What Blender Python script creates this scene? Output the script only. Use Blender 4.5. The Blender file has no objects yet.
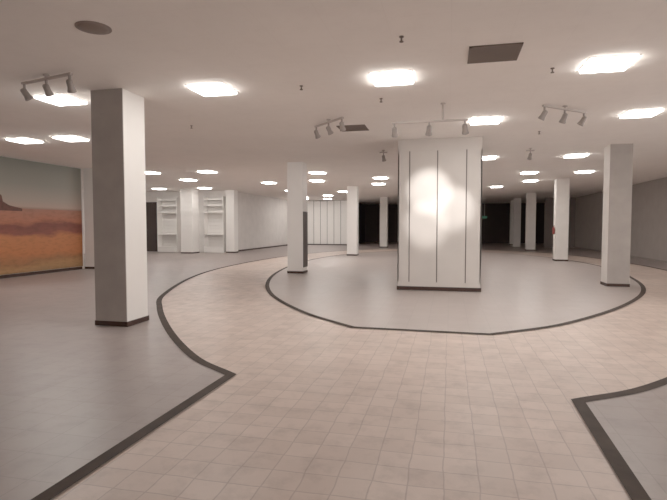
import bpy, bmesh, math, random
from mathutils import Vector, Matrix
random.seed(4)
sc = bpy.context.scene
sc.view_settings.view_transform = 'Standard'
sc.view_settings.look = 'None'
sc.view_settings.gamma = 1.36
sc.view_settings.exposure = 0.08
H = 3.49
COL = sc.collection

# ------------------------------------------------------------ materials
def newmat(name):
    m = bpy.data.materials.new(name); m.use_nodes = True
    nt = m.node_tree
    return m, nt, nt.nodes['Principled BSDF']

def ramp(nt, stops):
    r = nt.nodes.new('ShaderNodeValToRGB')
    els = r.color_ramp.elements
    while len(els) < len(stops): els.new(0.5)
    for e, (p, c) in zip(els, stops):
        e.position = p; e.color = (*c, 1)
    return r

def paint(name, col, rough=0.7, var=0.06, scale=2.0, bump=0.05, bscale=60, metal=0.0, spec=0.5):
    m, nt, b = newmat(name)
    tc = nt.nodes.new('ShaderNodeTexCoord')
    n = nt.nodes.new('ShaderNodeTexNoise'); n.inputs['Scale'].default_value = scale
    n.inputs['Detail'].default_value = 6
    nt.links.new(tc.outputs['Object'], n.inputs['Vector'])
    r = ramp(nt, [(0.3, [c*(1-var) for c in col]), (0.7, [min(1, c*(1+var)) for c in col])])
    nt.links.new(n.outputs['Fac'], r.inputs['Fac'])
    nt.links.new(r.outputs['Color'], b.inputs['Base Color'])
    b.inputs['Roughness'].default_value = rough
    b.inputs['Metallic'].default_value = metal
    b.inputs['Specular IOR Level'].default_value = spec
    n2 = nt.nodes.new('ShaderNodeTexNoise'); n2.inputs['Scale'].default_value = bscale
    nt.links.new(tc.outputs['Object'], n2.inputs['Vector'])
    bp = nt.nodes.new('ShaderNodeBump'); bp.inputs['Strength'].default_value = bump
    bp.inputs['Distance'].default_value = 0.01
    nt.links.new(n2.outputs['Fac'], bp.inputs['Height'])
    nt.links.new(bp.outputs['Normal'], b.inputs['Normal'])
    return m

def tiles(name, c1, c2, grout, size, rough, mortar=0.012, patch=0.12, stain=0.0, warp=0.0, spec=.5):
    m, nt, b = newmat(name)
    tc = nt.nodes.new('ShaderNodeTexCoord')
    vec = tc.outputs['Object']
    if warp:
        wn = nt.nodes.new('ShaderNodeTexNoise'); wn.inputs['Scale'].default_value = 3.0
        nt.links.new(vec, wn.inputs['Vector'])
        vm = nt.nodes.new('ShaderNodeVectorMath'); vm.operation = 'MULTIPLY_ADD'
        nt.links.new(wn.outputs['Color'], vm.inputs[0]); vm.inputs[1].default_value = (warp,)*3
        nt.links.new(vec, vm.inputs[2]); vec = vm.outputs[0]
    br = nt.nodes.new('ShaderNodeTexBrick')
    br.offset = 0.0; br.squash = 1.0
    br.inputs['Scale'].default_value = 1.0
    br.inputs['Brick Width'].default_value = size
    br.inputs['Row Height'].default_value = size
    br.inputs['Mortar Size'].default_value = mortar*size*2
    br.inputs['Mortar Smooth'].default_value = 0.8
    br.inputs['Color1'].default_value = (*c1, 1)
    br.inputs['Color2'].default_value = (*c2, 1)
    br.inputs['Mortar'].default_value = (*grout, 1)
    nt.links.new(vec, br.inputs['Vector'])
    col = br.outputs['Color']
    n = None
    for sc_, det, p0, p1, amt in ((0.7, 8, .3, .7, patch), (4.5, 6, .48, .72, stain)):
        nn = nt.nodes.new('ShaderNodeTexNoise'); nn.inputs['Scale'].default_value = sc_
        nn.inputs['Detail'].default_value = det; nn.inputs['Roughness'].default_value = .65
        nt.links.new(tc.outputs['Object'], nn.inputs['Vector'])
        if n is None: n = nn
        if amt <= 0: continue
        lo, hi = ((1-amt,)*3, (1,1,1))
        r = ramp(nt, [(p0, lo if sc_ < 1 else hi), (p1, hi if sc_ < 1 else (1-amt, 1-amt*1.08, 1-amt*1.12))])
        nt.links.new(nn.outputs['Fac'], r.inputs['Fac'])
        mx = nt.nodes.new('ShaderNodeMixRGB'); mx.blend_type = 'MULTIPLY'; mx.inputs['Fac'].default_value = 1
        nt.links.new(col, mx.inputs['Color1'])
        nt.links.new(r.outputs['Color'], mx.inputs['Color2'])
        col = mx.outputs['Color']
    nt.links.new(col, b.inputs['Base Color'])
    rr = nt.nodes.new('ShaderNodeMapRange')
    rr.inputs['To Min'].default_value = rough-0.02; rr.inputs['To Max'].default_value = rough+0.1
    nt.links.new(n.outputs['Fac'], rr.inputs['Value'])
    nt.links.new(rr.outputs['Result'], b.inputs['Roughness'])
    b.inputs['Specular IOR Level'].default_value = spec
    bp = nt.nodes.new('ShaderNodeBump'); bp.inputs['Strength'].default_value = 0.10
    bp.inputs['Distance'].default_value = 0.004; bp.invert = True
    nt.links.new(br.outputs['Fac'], bp.inputs['Height'])
    nt.links.new(bp.outputs['Normal'], b.inputs['Normal'])
    return m

def emit(name, col, s):
    m, nt, b = newmat(name)
    b.inputs['Base Color'].default_value = (*col, 1)
    b.inputs['Emission Color'].default_value = (*col, 1)
    b.inputs['Emission Strength'].default_value = s
    return m

M_path = tiles('path_tile', (.69,.55,.475), (.61,.475,.405), (.46,.355,.305), .205, .38, .017, .20, .24, .035)
M_zone = tiles('zone_tile', (.345,.285,.265), (.32,.26,.243), (.265,.213,.197), .30, .34, .010, .24, .18)
M_isl = tiles('island_tile', (.45,.385,.36), (.425,.36,.335), (.365,.31,.29), .30, .33, .009, .10, .06)
M_band = paint('dark_band_tile', (.038,.025,.019), .75, .3, 5, .05, spec=.2)
M_ceil = tiles('ceiling_panel', (.96,.905,.86), (.95,.895,.85), (.925,.865,.82), .61, .9, mortar=.005, patch=.05, stain=.03)
M_wall = paint('wall_paint', (.86,.82,.79), .75)
M_wall2 = paint('grey_wall_paint', (.68,.64,.615), .75)
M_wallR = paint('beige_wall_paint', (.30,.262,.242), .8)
M_skirtR = paint('beige_skirting', (.22,.185,.17), .8)
M_dark = paint('unlit_room_and_door', (.05,.036,.032), .9)  # near-black puts the gloom of unlit rooms into their walls; also the door
M_col = paint('column_plaster', (.78,.74,.70), .75, .05, 3, .12, 35)
M_white = paint('white_panel', (.90,.87,.84), .45, .02)
M_pill = paint('pillar_panel', (.64,.595,.56), .55, .05, 1.5)
M_groove = paint('groove_grey', (.14,.115,.105), .7)
M_base = paint('baseboard_brown', (.035,.016,.012), .6, .2, spec=.3)
M_metal = paint('fixture_rail_grey', (.46,.40,.37), .5)
M_head = paint('fixture_head_grey', (.28,.24,.22), .5)
M_disc = paint('disc_grey', (.18,.13,.11), .6)
M_vent = paint('vent_brown', (.12,.086,.07), .7)
M_black = paint('black_rubber', (.015,.013,.012), .6)
M_brown = paint('dark_board', (.05,.036,.031), .5)
M_red = paint('red_enamel', (.26,.03,.025), .4)
M_green = emit('green_sign', (.05,.20,.12), .1)
M_light = emit('light_diffuser', (1.0,.93,.86), 28.0)
M_frame = paint('light_frame', (.8,.76,.72), .5)

# ------------------------------------------------------------ mesh helpers
def mesh_obj(name, bm, mat, loc=(0,0,0), rot=0, smooth=False):
    me = bpy.data.meshes.new(name)
    bmesh.ops.recalc_face_normals(bm, faces=bm.faces)
    bm.to_mesh(me); bm.free()
    if smooth:
        for p in me.polygons: p.use_smooth = True
    o = bpy.data.objects.new(name, me)
    if mat: me.materials.append(mat)
    o.location = loc; o.rotation_euler = (0, 0, rot)
    COL.objects.link(o)
    return o

def addbox(bm, x0, x1, y0, y1, z0, z1, bev=0.0):
    r = bmesh.ops.create_cube(bm, size=1)
    vs = r['verts']
    for v in vs:
        v.co = Vector(((x0+x1)/2 + v.co.x*(x1-x0), (y0+y1)/2 + v.co.y*(y1-y0), (z0+z1)/2 + v.co.z*(z1-z0)))
    if bev:
        es = list({e for v in vs for e in v.link_edges})
        bmesh.ops.bevel(bm, geom=es, offset=bev, segments=2, affect='EDGES', profile=.5)

def box(name, mat, x0, x1, y0, y1, z0, z1, bev=0.0, loc=(0,0,0), rot=0):
    bm = bmesh.new(); addbox(bm, x0, x1, y0, y1, z0, z1, bev)
    return mesh_obj(name, bm, mat, loc, rot)

def lathe(bm, prof, seg=24, mtx=Matrix()):
    rings = []
    for r, z in prof:
        rings.append([bm.verts.new(mtx @ Vector((max(r, .0005)*math.cos(2*math.pi*i/seg), max(r, .0005)*math.sin(2*math.pi*i/seg), z))) for i in range(seg)])
    for a, b in zip(rings, rings[1:]):
        for i in range(seg):
            bm.faces.new((a[i], a[(i+1) % seg], b[(i+1) % seg], b[i]))
    bm.faces.new(rings[0][::-1]); bm.faces.new(rings[-1])

def struct(o): o['kind'] = 'structure'; return o
def empty(name, loc, label, cat, rot=0, group=None):
    o = bpy.data.objects.new(name, None); o.empty_display_size = .2
    o.location = loc; o.rotation_euler = (0, 0, rot)
    COL.objects.link(o); o['label'] = label; o['category'] = cat
    if group: o['group'] = group
    return o
def par(c, p): c.parent = p; return c

# ------------------------------------------------------------ floor plan curves
A0 = -0.45
def catmull(pts, n=8):
    P = [Vector(p) for p in pts]; P = [P[0]*2-P[1]] + P + [P[-1]*2-P[-2]]
    out = []
    for i in range(1, len(P)-2):
        for k in range(n):
            t = k/n; p0, p1, p2, p3 = P[i-1:i+3]
            out.append(.5*((2*p1)+(-p0+p2)*t+(2*p0-5*p1+4*p2-p3)*t*t+(-p0+3*p1-3*p2+p3)*t**3))
    out.append(P[-2]); return out
isl_R = catmull([(.58,7.15),(1.75,8.2),(3.2,10.3),(4.35,12.7),(5.05,15.4),(5.5,19.2),(5.2,23),(4.2,26.5),(2.6,29.3),(-.4,30.6)])
isl_L = catmull([(-1.38,7.2),(-2.5,8.35),(-3.77,10.3),(-4.74,12.7),(-5.45,15.6),(-5.9,19.2),(-5.8,23),(-5.0,26.5),(-3.4,29.3),(-.4,30.6)])
tail = [(5.6,9.75),(6.8,13.1),(7.45,16.5),(7.6,20.8),(7.2,25),(6.0,29),(3.6,32.3),(0,33.8)]
out_L = catmull([(1.67,4.60),(2.38,5.15),(3.45,6.4),(4.7,8.15)] + tail)
out_R = catmull([(1.54,4.57),(2.28,5.12),(3.4,6.4),(4.7,8.15)] + tail)
isl = isl_R + isl_L[::-1][1:]
def poly(name, pts, z, mat):
    bm = bmesh.new()
    f = bm.faces.new([bm.verts.new((p[0], p[1], z)) for p in pts])
    bmesh.ops.triangulate(bm, faces=[f])
    for f in bm.faces:
        f.normal_update()
    o = mesh_obj(name, bm, mat)
    me = o.data
    if me.polygons[0].normal.z < 0: me.flip_normals()
    return struct(o)
def strip(name, pts, w, z, closed, mat):
    bm = bmesh.new(); n = len(pts); L = []; R = []
    for i, p in enumerate(pts):
        a = pts[(i-1) % n] if (closed or i > 0) else p
        c = pts[(i+1) % n] if (closed or i < n-1) else p
        d1 = (p-a).normalized() if (p-a).length > 1e-6 else (c-p).normalized()
        d2 = (c-p).normalized() if (c-p).length > 1e-6 else d1
        nn = Vector((-(d1+d2).y, (d1+d2).x)).normalized()
        k = 1/max(.5, nn.dot(Vector((-d1.y, d1.x))))
        L.append(bm.verts.new((*(p+nn*w/2*k), z))); R.append(bm.verts.new((*(p-nn*w/2*k), z)))
    rng = n if closed else n-1
    for i in range(rng):
        j = (i+1) % n
        bm.faces.new((L[i], R[i], R[j], L[j]))
    o = mesh_obj(name, bm, mat)
    if o.data.polygons[0].normal.z < 0: o.data.flip_normals()
    return struct(o)

XL, XR, YB, YF = -19.0, 8.6, -5.0, 46.0
struct(box('floor', M_path, XL, XR, YB, YF, -.1, 0))
struct(box('ceiling', M_ceil, XL, XR, YB, YF, H, H+.1))
poly('floor', isl, .006, M_isl)
lp = [(A0-h.x, h.y) for h in out_L]
poly('floor', [(-2.26, YB)] + lp + [(A0, YF), (XL, YF), (XL, YB)], .006, M_zone)
rp = [(A0+h.x, h.y) for h in out_R]
poly('floor', [(.78, YB)] + rp + [(A0, YF), (XR, YF), (XR, YB)], .006, M_zone)
strip('trim_1', isl, .10, .010, True, M_band)
strip('trim_2', [Vector((-2.26, YB))] + [Vector(p) for p in lp], .105, .010, False, M_band)
strip('trim_3', [Vector((.78, YB))] + [Vector(p) for p in rp], .105, .010, False, M_band)

# ------------------------------------------------------------ walls
W = .15
AL = -12.4
struct(box('wall_left', M_wall, AL-W, AL, YB, 15.0, 0, H))
struct(box('wall_recess_near', M_wall, XL, AL-W, 15.0-W, 15.0, 0, H))
struct(box('wall_recess_side', M_wall, XL-W, XL, 15.0, 26.2, 0, H))
struct(box('wall_recess_back', M_wall, -16.45, -12.0, 26.2, 26.35, 0, H))
struct(box('wall_recess_back', M_wall, XL, -17.4, 26.2, 26.35, 0, H))
struct(box('wall_recess_back', M_wall, -17.4, -16.45, 26.2, 26.35, 2.9, H))
struct(box('door_1', M_dark, -17.4, -16.45, 26.28, 26.34, 0, 2.9))
struct(box('wall_left_far', M_wall2, -12.15, -12.0, 26.35, 38, 0, H))
struct(box('wall_back', M_groove, -12.15, -7.6, 38, 38.15, 0, H))
struct(box('wall_back', M_wall2, 4.5, 5.0, 38, 38.15, 0, H))
struct(box('wall_back', M_skirtR, 6.6, 8.6, 38, 38.15, 0, H))  # wall piece darkened to stand in for an unlit opening
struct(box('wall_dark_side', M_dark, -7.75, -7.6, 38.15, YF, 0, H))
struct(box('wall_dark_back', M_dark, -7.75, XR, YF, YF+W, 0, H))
# right wall stops short of the camera: opening added so world light comes in
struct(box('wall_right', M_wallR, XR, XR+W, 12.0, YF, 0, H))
struct(box('wall_rear', M_wall, XL, XR, YB-W, YB, 0, H))
struct(box('baseboard_left', M_base, AL, AL+.02, YB, 14.9, 0, .10))
struct(box('baseboard_left_far', M_base, -12.0, -11.98, 26.2, 38, 0, .10))
struct(box('baseboard_right', M_skirtR, XR-.02, XR, 12.0, 38, 0, .08))

# ------------------------------------------------------------ columns
def column(x, y, s=.5, label='square plastered column with dark baseboard', sy=None, mat=None):
    sy = sy or s
    r = empty('column', (x, y, 0), label, 'column', group='square support columns')
    par(box('shaft', mat or M_col, -s/2, s/2, -sy/2, sy/2, 0, H, .008), r)
    t = .012
    bm = bmesh.new()
    addbox(bm, -s/2-t, s/2+t, -sy/2-t, -sy/2+.002, .010, .085)
    addbox(bm, -s/2-t, s/2+t, sy/2-.002, sy/2+t, .010, .085)
    addbox(bm, -s/2-t, -s/2+.002, -sy/2, sy/2, .010, .085)
    addbox(bm, s/2-.002, s/2+t, -sy/2, sy/2, .010, .085)
    par(mesh_obj('baseboard', bm, M_base), r)
    return r
ca = column(-4.89, 6.73, .53, 'square column with one grey and one pale face beside the curved floor band', mat=M_white)
M_face = paint('concrete_and_shade', (.39,.35,.325), .85, .09, 3, .2, 40)  # concrete grey, darkened to carry the shade on fronts facing away from the lights
f = box('shaded_front', M_face, -.265, .265, -.273, -.263, .085, H-.002); par(f, ca); f['label'] = 'rough grey concrete face with shade in its colour'
c2 = column(-4.70, 15.25, .5, 'pale square column with a dark board on its side', mat=M_white)
b = box('side_board', M_brown, .25, .28, -.22, .22, .2, 1.95, .004); par(b, c2); b['label'] = 'dark brown flat board'
column(-4.75, 24.9, mat=M_white); column(-4.4, 34.6)
cn = column(4.06, 13.75, .5, 'pale square column at the edge of the oval floor')
f = box('shaded_front', M_face, -.25, .25, -.258, -.248, .085, H-.002); par(f, cn); f['label'] = 'rough grey concrete face with shade in its colour'  # thin sheet adds the shade of this front as colour
cr = column(4.65, 23.0, .5, 'pale square column with a red fire extinguisher')
column(4.8, 32.2); column(4.9, 41.3)
column(-13.8, 24.9, .7, 'wide white square column between two shelf bays', mat=M_white)
column(-12.14, 15.22, .42, 'slim white pilaster at the end of the mural', .42, M_white)
column(-11.78, 25.9, .5, 'slim white pilaster beside wall shelves', .5, M_white)

# central display pillar
p = empty('display_pillar', (-.23, 12.64, 0), 'wide white panelled pillar with vertical grooves, standing in the oval floor', 'pillar')
hw = .94
par(box('core', M_groove, -hw+.03, hw-.03, -hw+.03, hw-.03, 0, H), p)
def face_panels(ang):
    edges = [-hw, -.67, -.04, .60, hw]
    for i in range(4):
        g = .012
        x0 = edges[i] + (0 if i == 0 else g); x1 = edges[i+1] - (0 if i == 3 else g)
        bm = bmesh.new(); addbox(bm, x0, x1, -hw, -hw+.035, .20, 3.22, .003)
        bmesh.ops.rotate(bm, verts=bm.verts, cent=(0,0,0), matrix=Matrix.Rotation(ang, 3, 'Z'))
        par(mesh_obj('panel', bm, M_pill), p)
for k in range(4): face_panels(k*math.pi/2)
par(box('top_band', M_pill, -hw, hw, -hw, hw, 3.2201, H-.001, 0), p)
par(box('bottom_band', M_pill, -hw, hw, -hw, hw, .10, .1999, 0), p)
bm = bmesh.new(); addbox(bm, -hw-.01, hw+.01, -hw-.01, hw+.01, .010, .10, .004)
par(mesh_obj('baseboard', bm, M_base), p)

# ------------------------------------------------------------ mural
def mural_mat():
    m, nt, b = newmat('desert_mural_print')
    tc = nt.nodes.new('ShaderNodeTexCoord')
    sp = nt.nodes.new('ShaderNodeSeparateXYZ'); nt.links.new(tc.outputs['Object'], sp.inputs[0])
    mp = nt.nodes.new('ShaderNodeMapping'); mp.inputs['Scale'].default_value = (1, .5, 1.6)
    nt.links.new(tc.outputs['Object'], mp.inputs[0])
    n = nt.nodes.new('ShaderNodeTexNoise'); n.inputs['Scale'].default_value = 1.3; n.inputs['Detail'].default_value = 7
    n.inputs['Roughness'].default_value = .55
    nt.links.new(mp.outputs[0], n.inputs['Vector'])
    ma = nt.nodes.new('ShaderNodeMath'); ma.operation = 'MULTIPLY_ADD'
    nt.links.new(n.outputs['Fac'], ma.inputs[0]); ma.inputs[1].default_value = .6
    zz = nt.nodes.new('ShaderNodeMath'); zz.operation = 'ADD'; zz.inputs[1].default_value = -.3
    nt.links.new(sp.outputs['Z'], zz.inputs[0]); nt.links.new(zz.outputs[0], ma.inputs[2])
    dv = nt.nodes.new('ShaderNodeMath'); dv.operation = 'DIVIDE'; dv.inputs[1].default_value = 3.45
    nt.links.new(ma.outputs[0], dv.inputs[0])
    land = ramp(nt, [(0, (.24,.14,.055)), (.08, (.38,.18,.06)), (.13, (.28,.115,.04)), (.20, (.48,.14,.04)), (.33, (.50,.16,.05)),
                     (.37, (.22,.05,.03)), (.44, (.17,.038,.025)), (.48, (.42,.13,.065)), (.60, (.36,.15,.10))])
    nt.links.new(dv.outputs[0], land.inputs['Fac'])
    n3 = nt.nodes.new('ShaderNodeTexNoise'); n3.inputs['Scale'].default_value = 9; n3.inputs['Detail'].default_value = 4
    nt.links.new(mp.outputs[0], n3.inputs['Vector'])
    r3 = ramp(nt, [(.40, (.60,.60,.5)), (.50, (1.05,1.0,1))]); nt.links.new(n3.outputs['Fac'], r3.inputs['Fac'])
    mul = nt.nodes.new('ShaderNodeMixRGB'); mul.blend_type = 'MULTIPLY'; mul.inputs['Fac'].default_value = .35
    nt.links.new(land.outputs['Color'], mul.inputs['Color1']); nt.links.new(r3.outputs['Color'], mul.inputs['Color2'])
    d2 = nt.nodes.new('ShaderNodeMath'); d2.operation = 'DIVIDE'; d2.inputs[1].default_value = 3.45
    nt.links.new(sp.outputs['Z'], d2.inputs[0])
    sky = ramp(nt, [(.58, (.24,.13,.095)), (.605, (.45,.32,.26)), (.66, (.38,.31,.26)), (.80, (.26,.255,.22)), (1, (.215,.225,.195))])
    nt.links.new(d2.outputs[0], sky.inputs['Fac'])
    gt = nt.nodes.new('ShaderNodeMath'); gt.operation = 'GREATER_THAN'; gt.inputs[1].default_value = .585
    nt.links.new(d2.outputs[0], gt.inputs[0])
    mx = nt.nodes.new('ShaderNodeMixRGB'); nt.links.new(gt.outputs[0], mx.inputs['Fac'])
    nt.links.new(mul.outputs['Color'], mx.inputs['Color1']); nt.links.new(sky.outputs['Color'], mx.inputs['Color2'])
    nt.links.new(mx.outputs['Color'], b.inputs['Base Color']); b.inputs['Roughness'].default_value = .6
    return m
mu = empty('desert_mural', (AL+.003, 10, 0), 'wall-sized mural of an orange desert plain under a grey sky', 'mural')
par(box('printed_canvas', mural_mat(), .0, .02, -5, 4.93, .11, 3.47), mu)
bm = bmesh.new()
pts = [(0.1,1.94),(.3,2.0),(.9,2.14),(.95,2.44),(1.1,2.50),(1.60,2.47),(1.76,2.37),(1.80,2.20),(2.0,2.10),(2.45,2.02),(2.45,1.94)]
bm.faces.new([bm.verts.new((.023, y, z)) for y, z in pts])
bt = mesh_obj('painted_butte', bm, paint('butte_red', (.10,.032,.024), .7, .3, 8)); par(bt, mu); bt['label'] = 'dark red rock butte'

# ------------------------------------------------------------ back panelled wall panels, shelves
for i in range(8):
    x = -11.95 + i*.54
    o = box('wall_panel', M_white, 0, .50, -.03, 0, .10, 3.46, .004, (x, 37.97, 0))
    o['label'] = 'tall narrow white wall panel'; o['category'] = 'panel'; o['group'] = 'white panels on the back wall'
def shelf_unit(x, w, label):
    r = empty('wall_shelf_unit', (x, 26.19, 0), label, 'shelf')
    bm = bmesh.new()
    for i in range(14):
        addbox(bm, .03, w-.03, -.03, 0, .35+i*.2, .35+i*.2+.165, .003)
    par(mesh_obj('slatted_back', bm, M_white), r)
    for z in (2.95, 2.62, 2.25, 1.0):
        par(box('shelf', M_white, .03, w-.03, -.48, -.03, z, z+.07, .003), r)
    for xx in (0, w-.04):
        par(box('side_panel', M_white, xx, xx+.04, -.5, 0, .012, 3.15, .003), r)
    par(box('base_plinth', M_white, .03, w-.03, -.46, 0, .012, .32, .003), r)
shelf_unit(-16.3, 1.25, 'white slatted shelf bay near a dark doorway')
shelf_unit(-13.4, 1.2, 'white slatted shelf bay beside a pilaster')

# ------------------------------------------------------------ ceiling fixtures
S = .26
K = .961
lights = [(1.95,7.1),(-.8,7.1),(-3.5,7.05),(-6.2,7.07),
          (.67,10.3),(3.4,10.3),(-8.7,10.2),(-10.0,10.2),
          (3.6,16.0),(1.07,15.9),(5.0,20.8),(3.0,20.7),(3.6,24.4),
          (-5.0,18.9),(-9.0,17.6),(-11.3,17.4),(-8.4,22.7),(-5.9,22.2),(-2.9,21.5),(-3.4,24.5),(-11.4,20.5),
          (2.4,27.7),(-9,28),(-6.2,29.5),(-10.2,34.5),(-15,22),(-2,30),(-8,33),(-13,25.1),(-15.7,25),(-10.9,37.0),(-9.0,37.0),  # those over the shelf recess and back wall are added to brighten them
          (4.7,1.0)]  # panel out of view, added to light the foreground from the right
lights = [(x*K, y*K) for x, y in lights]
def make_panel():
    r = empty('ceiling_light', (0,0,H), 'square fluorescent ceiling panel glowing warm white', 'ceiling light', group='ceiling light panels')
    bm = bmesh.new()
    q = S+.02
    for (x0,x1,y0,y1) in ((-q,q,-q,-S),(-q,q,S,q),(-q,-S,-q,q),(S,q,-q,q)):
        addbox(bm, x0, x1, y0, y1, -.008, 0)
    par(mesh_obj('frame', bm, M_frame), r)
    par(box('diffuser', M_light, -S, S, -S, S, -.035, -.001, .01), r)
    return r
first = make_panel(); first.location = (*lights[0], H)
def copy_thing(src, loc, rot=0):
    o = src.copy(); COL.objects.link(o); o.location = loc; o.rotation_euler = (0,0,rot)
    for c in src.children:
        cc = c.copy(); COL.objects.link(cc); cc.parent = o
    return o
bpy.context.view_layer.update()
for (x, y) in lights[1:]: copy_thing(first, (x, y, H))

def vent(x, y):
    r = empty('ceiling_vent', (x*K, y*K, H), 'square brown louvred air vent in the ceiling', 'vent', group='ceiling vents')
    bm = bmesh.new(); q = .285
    for (x0,x1,y0,y1) in ((-q,q,-q,-q+.03),(-q,q,q-.03,q),(-q,-q+.03,-q,q),(q-.03,q,-q,q)):
        addbox(bm, x0, x1, y0, y1, -.015, 0)
    par(mesh_obj('frame', bm, M_vent), r)
    bm = bmesh.new()
    for i in range(13):
        yy = -.24 + i*.04
        addbox(bm, -q+.025, q-.025, yy-.018, yy+.018, -.013, -.004)
    par(mesh_obj('louvres', bm, M_vent), r)
    par(box('backing', M_vent, -q+.02, q-.02, -q+.02, q-.02, -.004, -.001), r)
vent(.50, 6.38); vent(-2.0, 10.5)

r = empty('ceiling_speaker', (-3.5, 4.45, H), 'round grey-brown ceiling speaker disc', 'speaker')
bm = bmesh.new(); lathe(bm, [(.0,-.03),(.10,-.028),(.13,-.02),(.15,-.01),(.15,0)], 40); par(mesh_obj('cover', bm, M_disc, smooth=True), r)
bm = bmesh.new(); lathe(bm, [(.15,-.012),(.17,-.008),(.17,0)], 40); par(mesh_obj('rim', bm, M_disc), r)

for (x, y) in [(-.53,5.6),(-2.15,7.2),(1.3,7.15),(-1.1,8.2),(-5.2,9.5),(1.9,11.8)]:
    r = empty('sprinkler_head', (x*K, y*K, H), 'small dark ceiling sprinkler head', 'sprinkler', group='ceiling sprinklers')
    bm = bmesh.new(); lathe(bm, [(.010,-.05),(.010,-.015),(.025,-.01),(.025,0)], 14); par(mesh_obj('stem', bm, M_vent), r)
    bm = bmesh.new(); lathe(bm, [(.022,-.06),(.022,-.05)], 14); par(mesh_obj('deflector', bm, M_vent), r)

def spot_head(parent, x, z, yaw, tilt, s=1.0):
    """can-shaped head on a short arm below a rail"""
    arm = bmesh.new(); addbox(arm, x-.012, x+.012, -.012, .012, z-.09, z)
    par(mesh_obj('arm', arm, M_head), parent)
    m = Matrix.Translation((x, 0, z-.10)) @ Matrix.Rotation(yaw, 4, 'Z') @ Matrix.Rotation(tilt, 4, 'X')
    bm = bmesh.new(); lathe(bm, [(.0,.05),(.03,.045),(.04,.03),(.042,-.05),(.055,-.10),(.055,-.11),(.042,-.108),(.0,-.08)], 20, m)
    par(mesh_obj('lamp_head', bm, M_head, smooth=True), parent)

def track(x0, y0, x1, y1, yaws, drop=.24, label='spotlight track with three adjustable lamp heads under the ceiling', n=3, stem=.5):
    L = math.hypot(x1-x0, y1-y0); ang = math.atan2(y1-y0, x1-x0)
    r = empty('spotlight_track', ((x0+x1)/2, (y0+y1)/2, H), label, 'spotlight', rot=ang, group='ceiling spotlight tracks')
    par(box('rail', M_metal, -L/2, L/2, -.022, .022, -drop-.03, -drop, .004), r)
    sx = -L/2 + L*stem
    bm = bmesh.new(); lathe(bm, [(.018,-drop),(.018,-.02),(.04,-.015),(.04,0)], 16, Matrix.Translation((sx,0,0)))
    par(mesh_obj('ceiling_stem', bm, M_metal), r)
    for i in range(n):
        xx = -L/2 + .04 + (L-.08)*(i/(n-1) if n > 1 else .5)
        spot_head(r, xx, -drop-.03, yaws[i % len(yaws)], .55)
    return r
track(-.94, 8.4, .27, 8.4, [0,.2,-.2], .27, stem=.68)
track(1.45, 8.7, 2.25, 9.4, [.3,-.2,.5], .04)
track(-2.57, 9.55, -1.87, 8.85, [.3,.1,.6], .04)
track(-5.68, 5.78, -4.70, 5.55, [-.6,.2,.5], .04)
track(1.9, 13.7, 2.1, 13.7, [.2], .05, 'single spotlight hanging on a short ceiling stem', 1)
track(-1.8, 13.2, -1.6, 13.2, [-.2], .05, 'single spotlight hanging on a short ceiling stem', 1)

# fire extinguisher on column, exit sign
r = empty('fire_extinguisher', (4.345, 22.9, 1.15), 'red fire extinguisher mounted on the column', 'fire extinguisher')
bm = bmesh.new(); lathe(bm, [(.0,0),(.045,.01),(.05,.03),(.05,.24),(.035,.29),(.014,.31),(.014,.34)], 20); par(mesh_obj('cylinder_body', bm, M_red, smooth=True), r)
par(box('handle', M_black, -.04, .04, -.012, .012, .34, .365, .003), r)
par(box('bracket', M_black, .0, .06, -.02, .02, .14, .17), r)
sg = empty('exit_sign', (2.5, 37.9, 2.05), 'small dim green exit sign hanging from the ceiling', 'sign')
par(box('sign_face', M_green, -.17, .17, -.02, .02, 0, .16, .005), sg)
par(box('hanger', M_metal, -.01, .01, -.01, .01, .16, H-2.05), sg)

# ------------------------------------------------------------ lamps of the tracks
def spot(x, y, z, tx, ty, tz, e, size=60, blend=.9, name='spot_lamp'):
    l = bpy.data.lights.new(name, 'SPOT'); l.energy = e; l.spot_size = math.radians(size); l.spot_blend = blend
    l.color = (1,.93,.87); l.shadow_soft_size = .06
    o = bpy.data.objects.new(name, l); COL.objects.link(o); o.location = (x, y, z)
    o.rotation_euler = (Vector((tx,ty,tz))-Vector((x,y,z))).to_track_quat('-Z', 'Y').to_euler()
spot(-.35, 8.6, 2.95, -.45, 11.7, 2.30, 420, 22, .8)
spot(.2, 8.6, 2.95, .10, 11.7, 1.90, 330, 20, .8)
spot(-.9, 8.6, 2.95, -.52, 11.7, 1.55, 300, 20, .8)
spot(-2.2, 8.9, 3.0, -4.7, 15.2, 1.9, 220, 40, 1)

w = bpy.data.worlds.new('World'); sc.world = w; w.use_nodes = True
w.node_tree.nodes['Background'].inputs[0].default_value = (1,.93,.87,1)
w.node_tree.nodes['Background'].inputs[1].default_value = 1.25

cam = bpy.data.cameras.new('camera'); co = bpy.data.objects.new('camera', cam); COL.objects.link(co)
co.location = (0, 0, 1.5); co.rotation_euler = (math.radians(90-2.75), 0, math.radians(13))
cam.sensor_width = 36; cam.lens = 27.0; cam.clip_end = 200
sc.camera = co
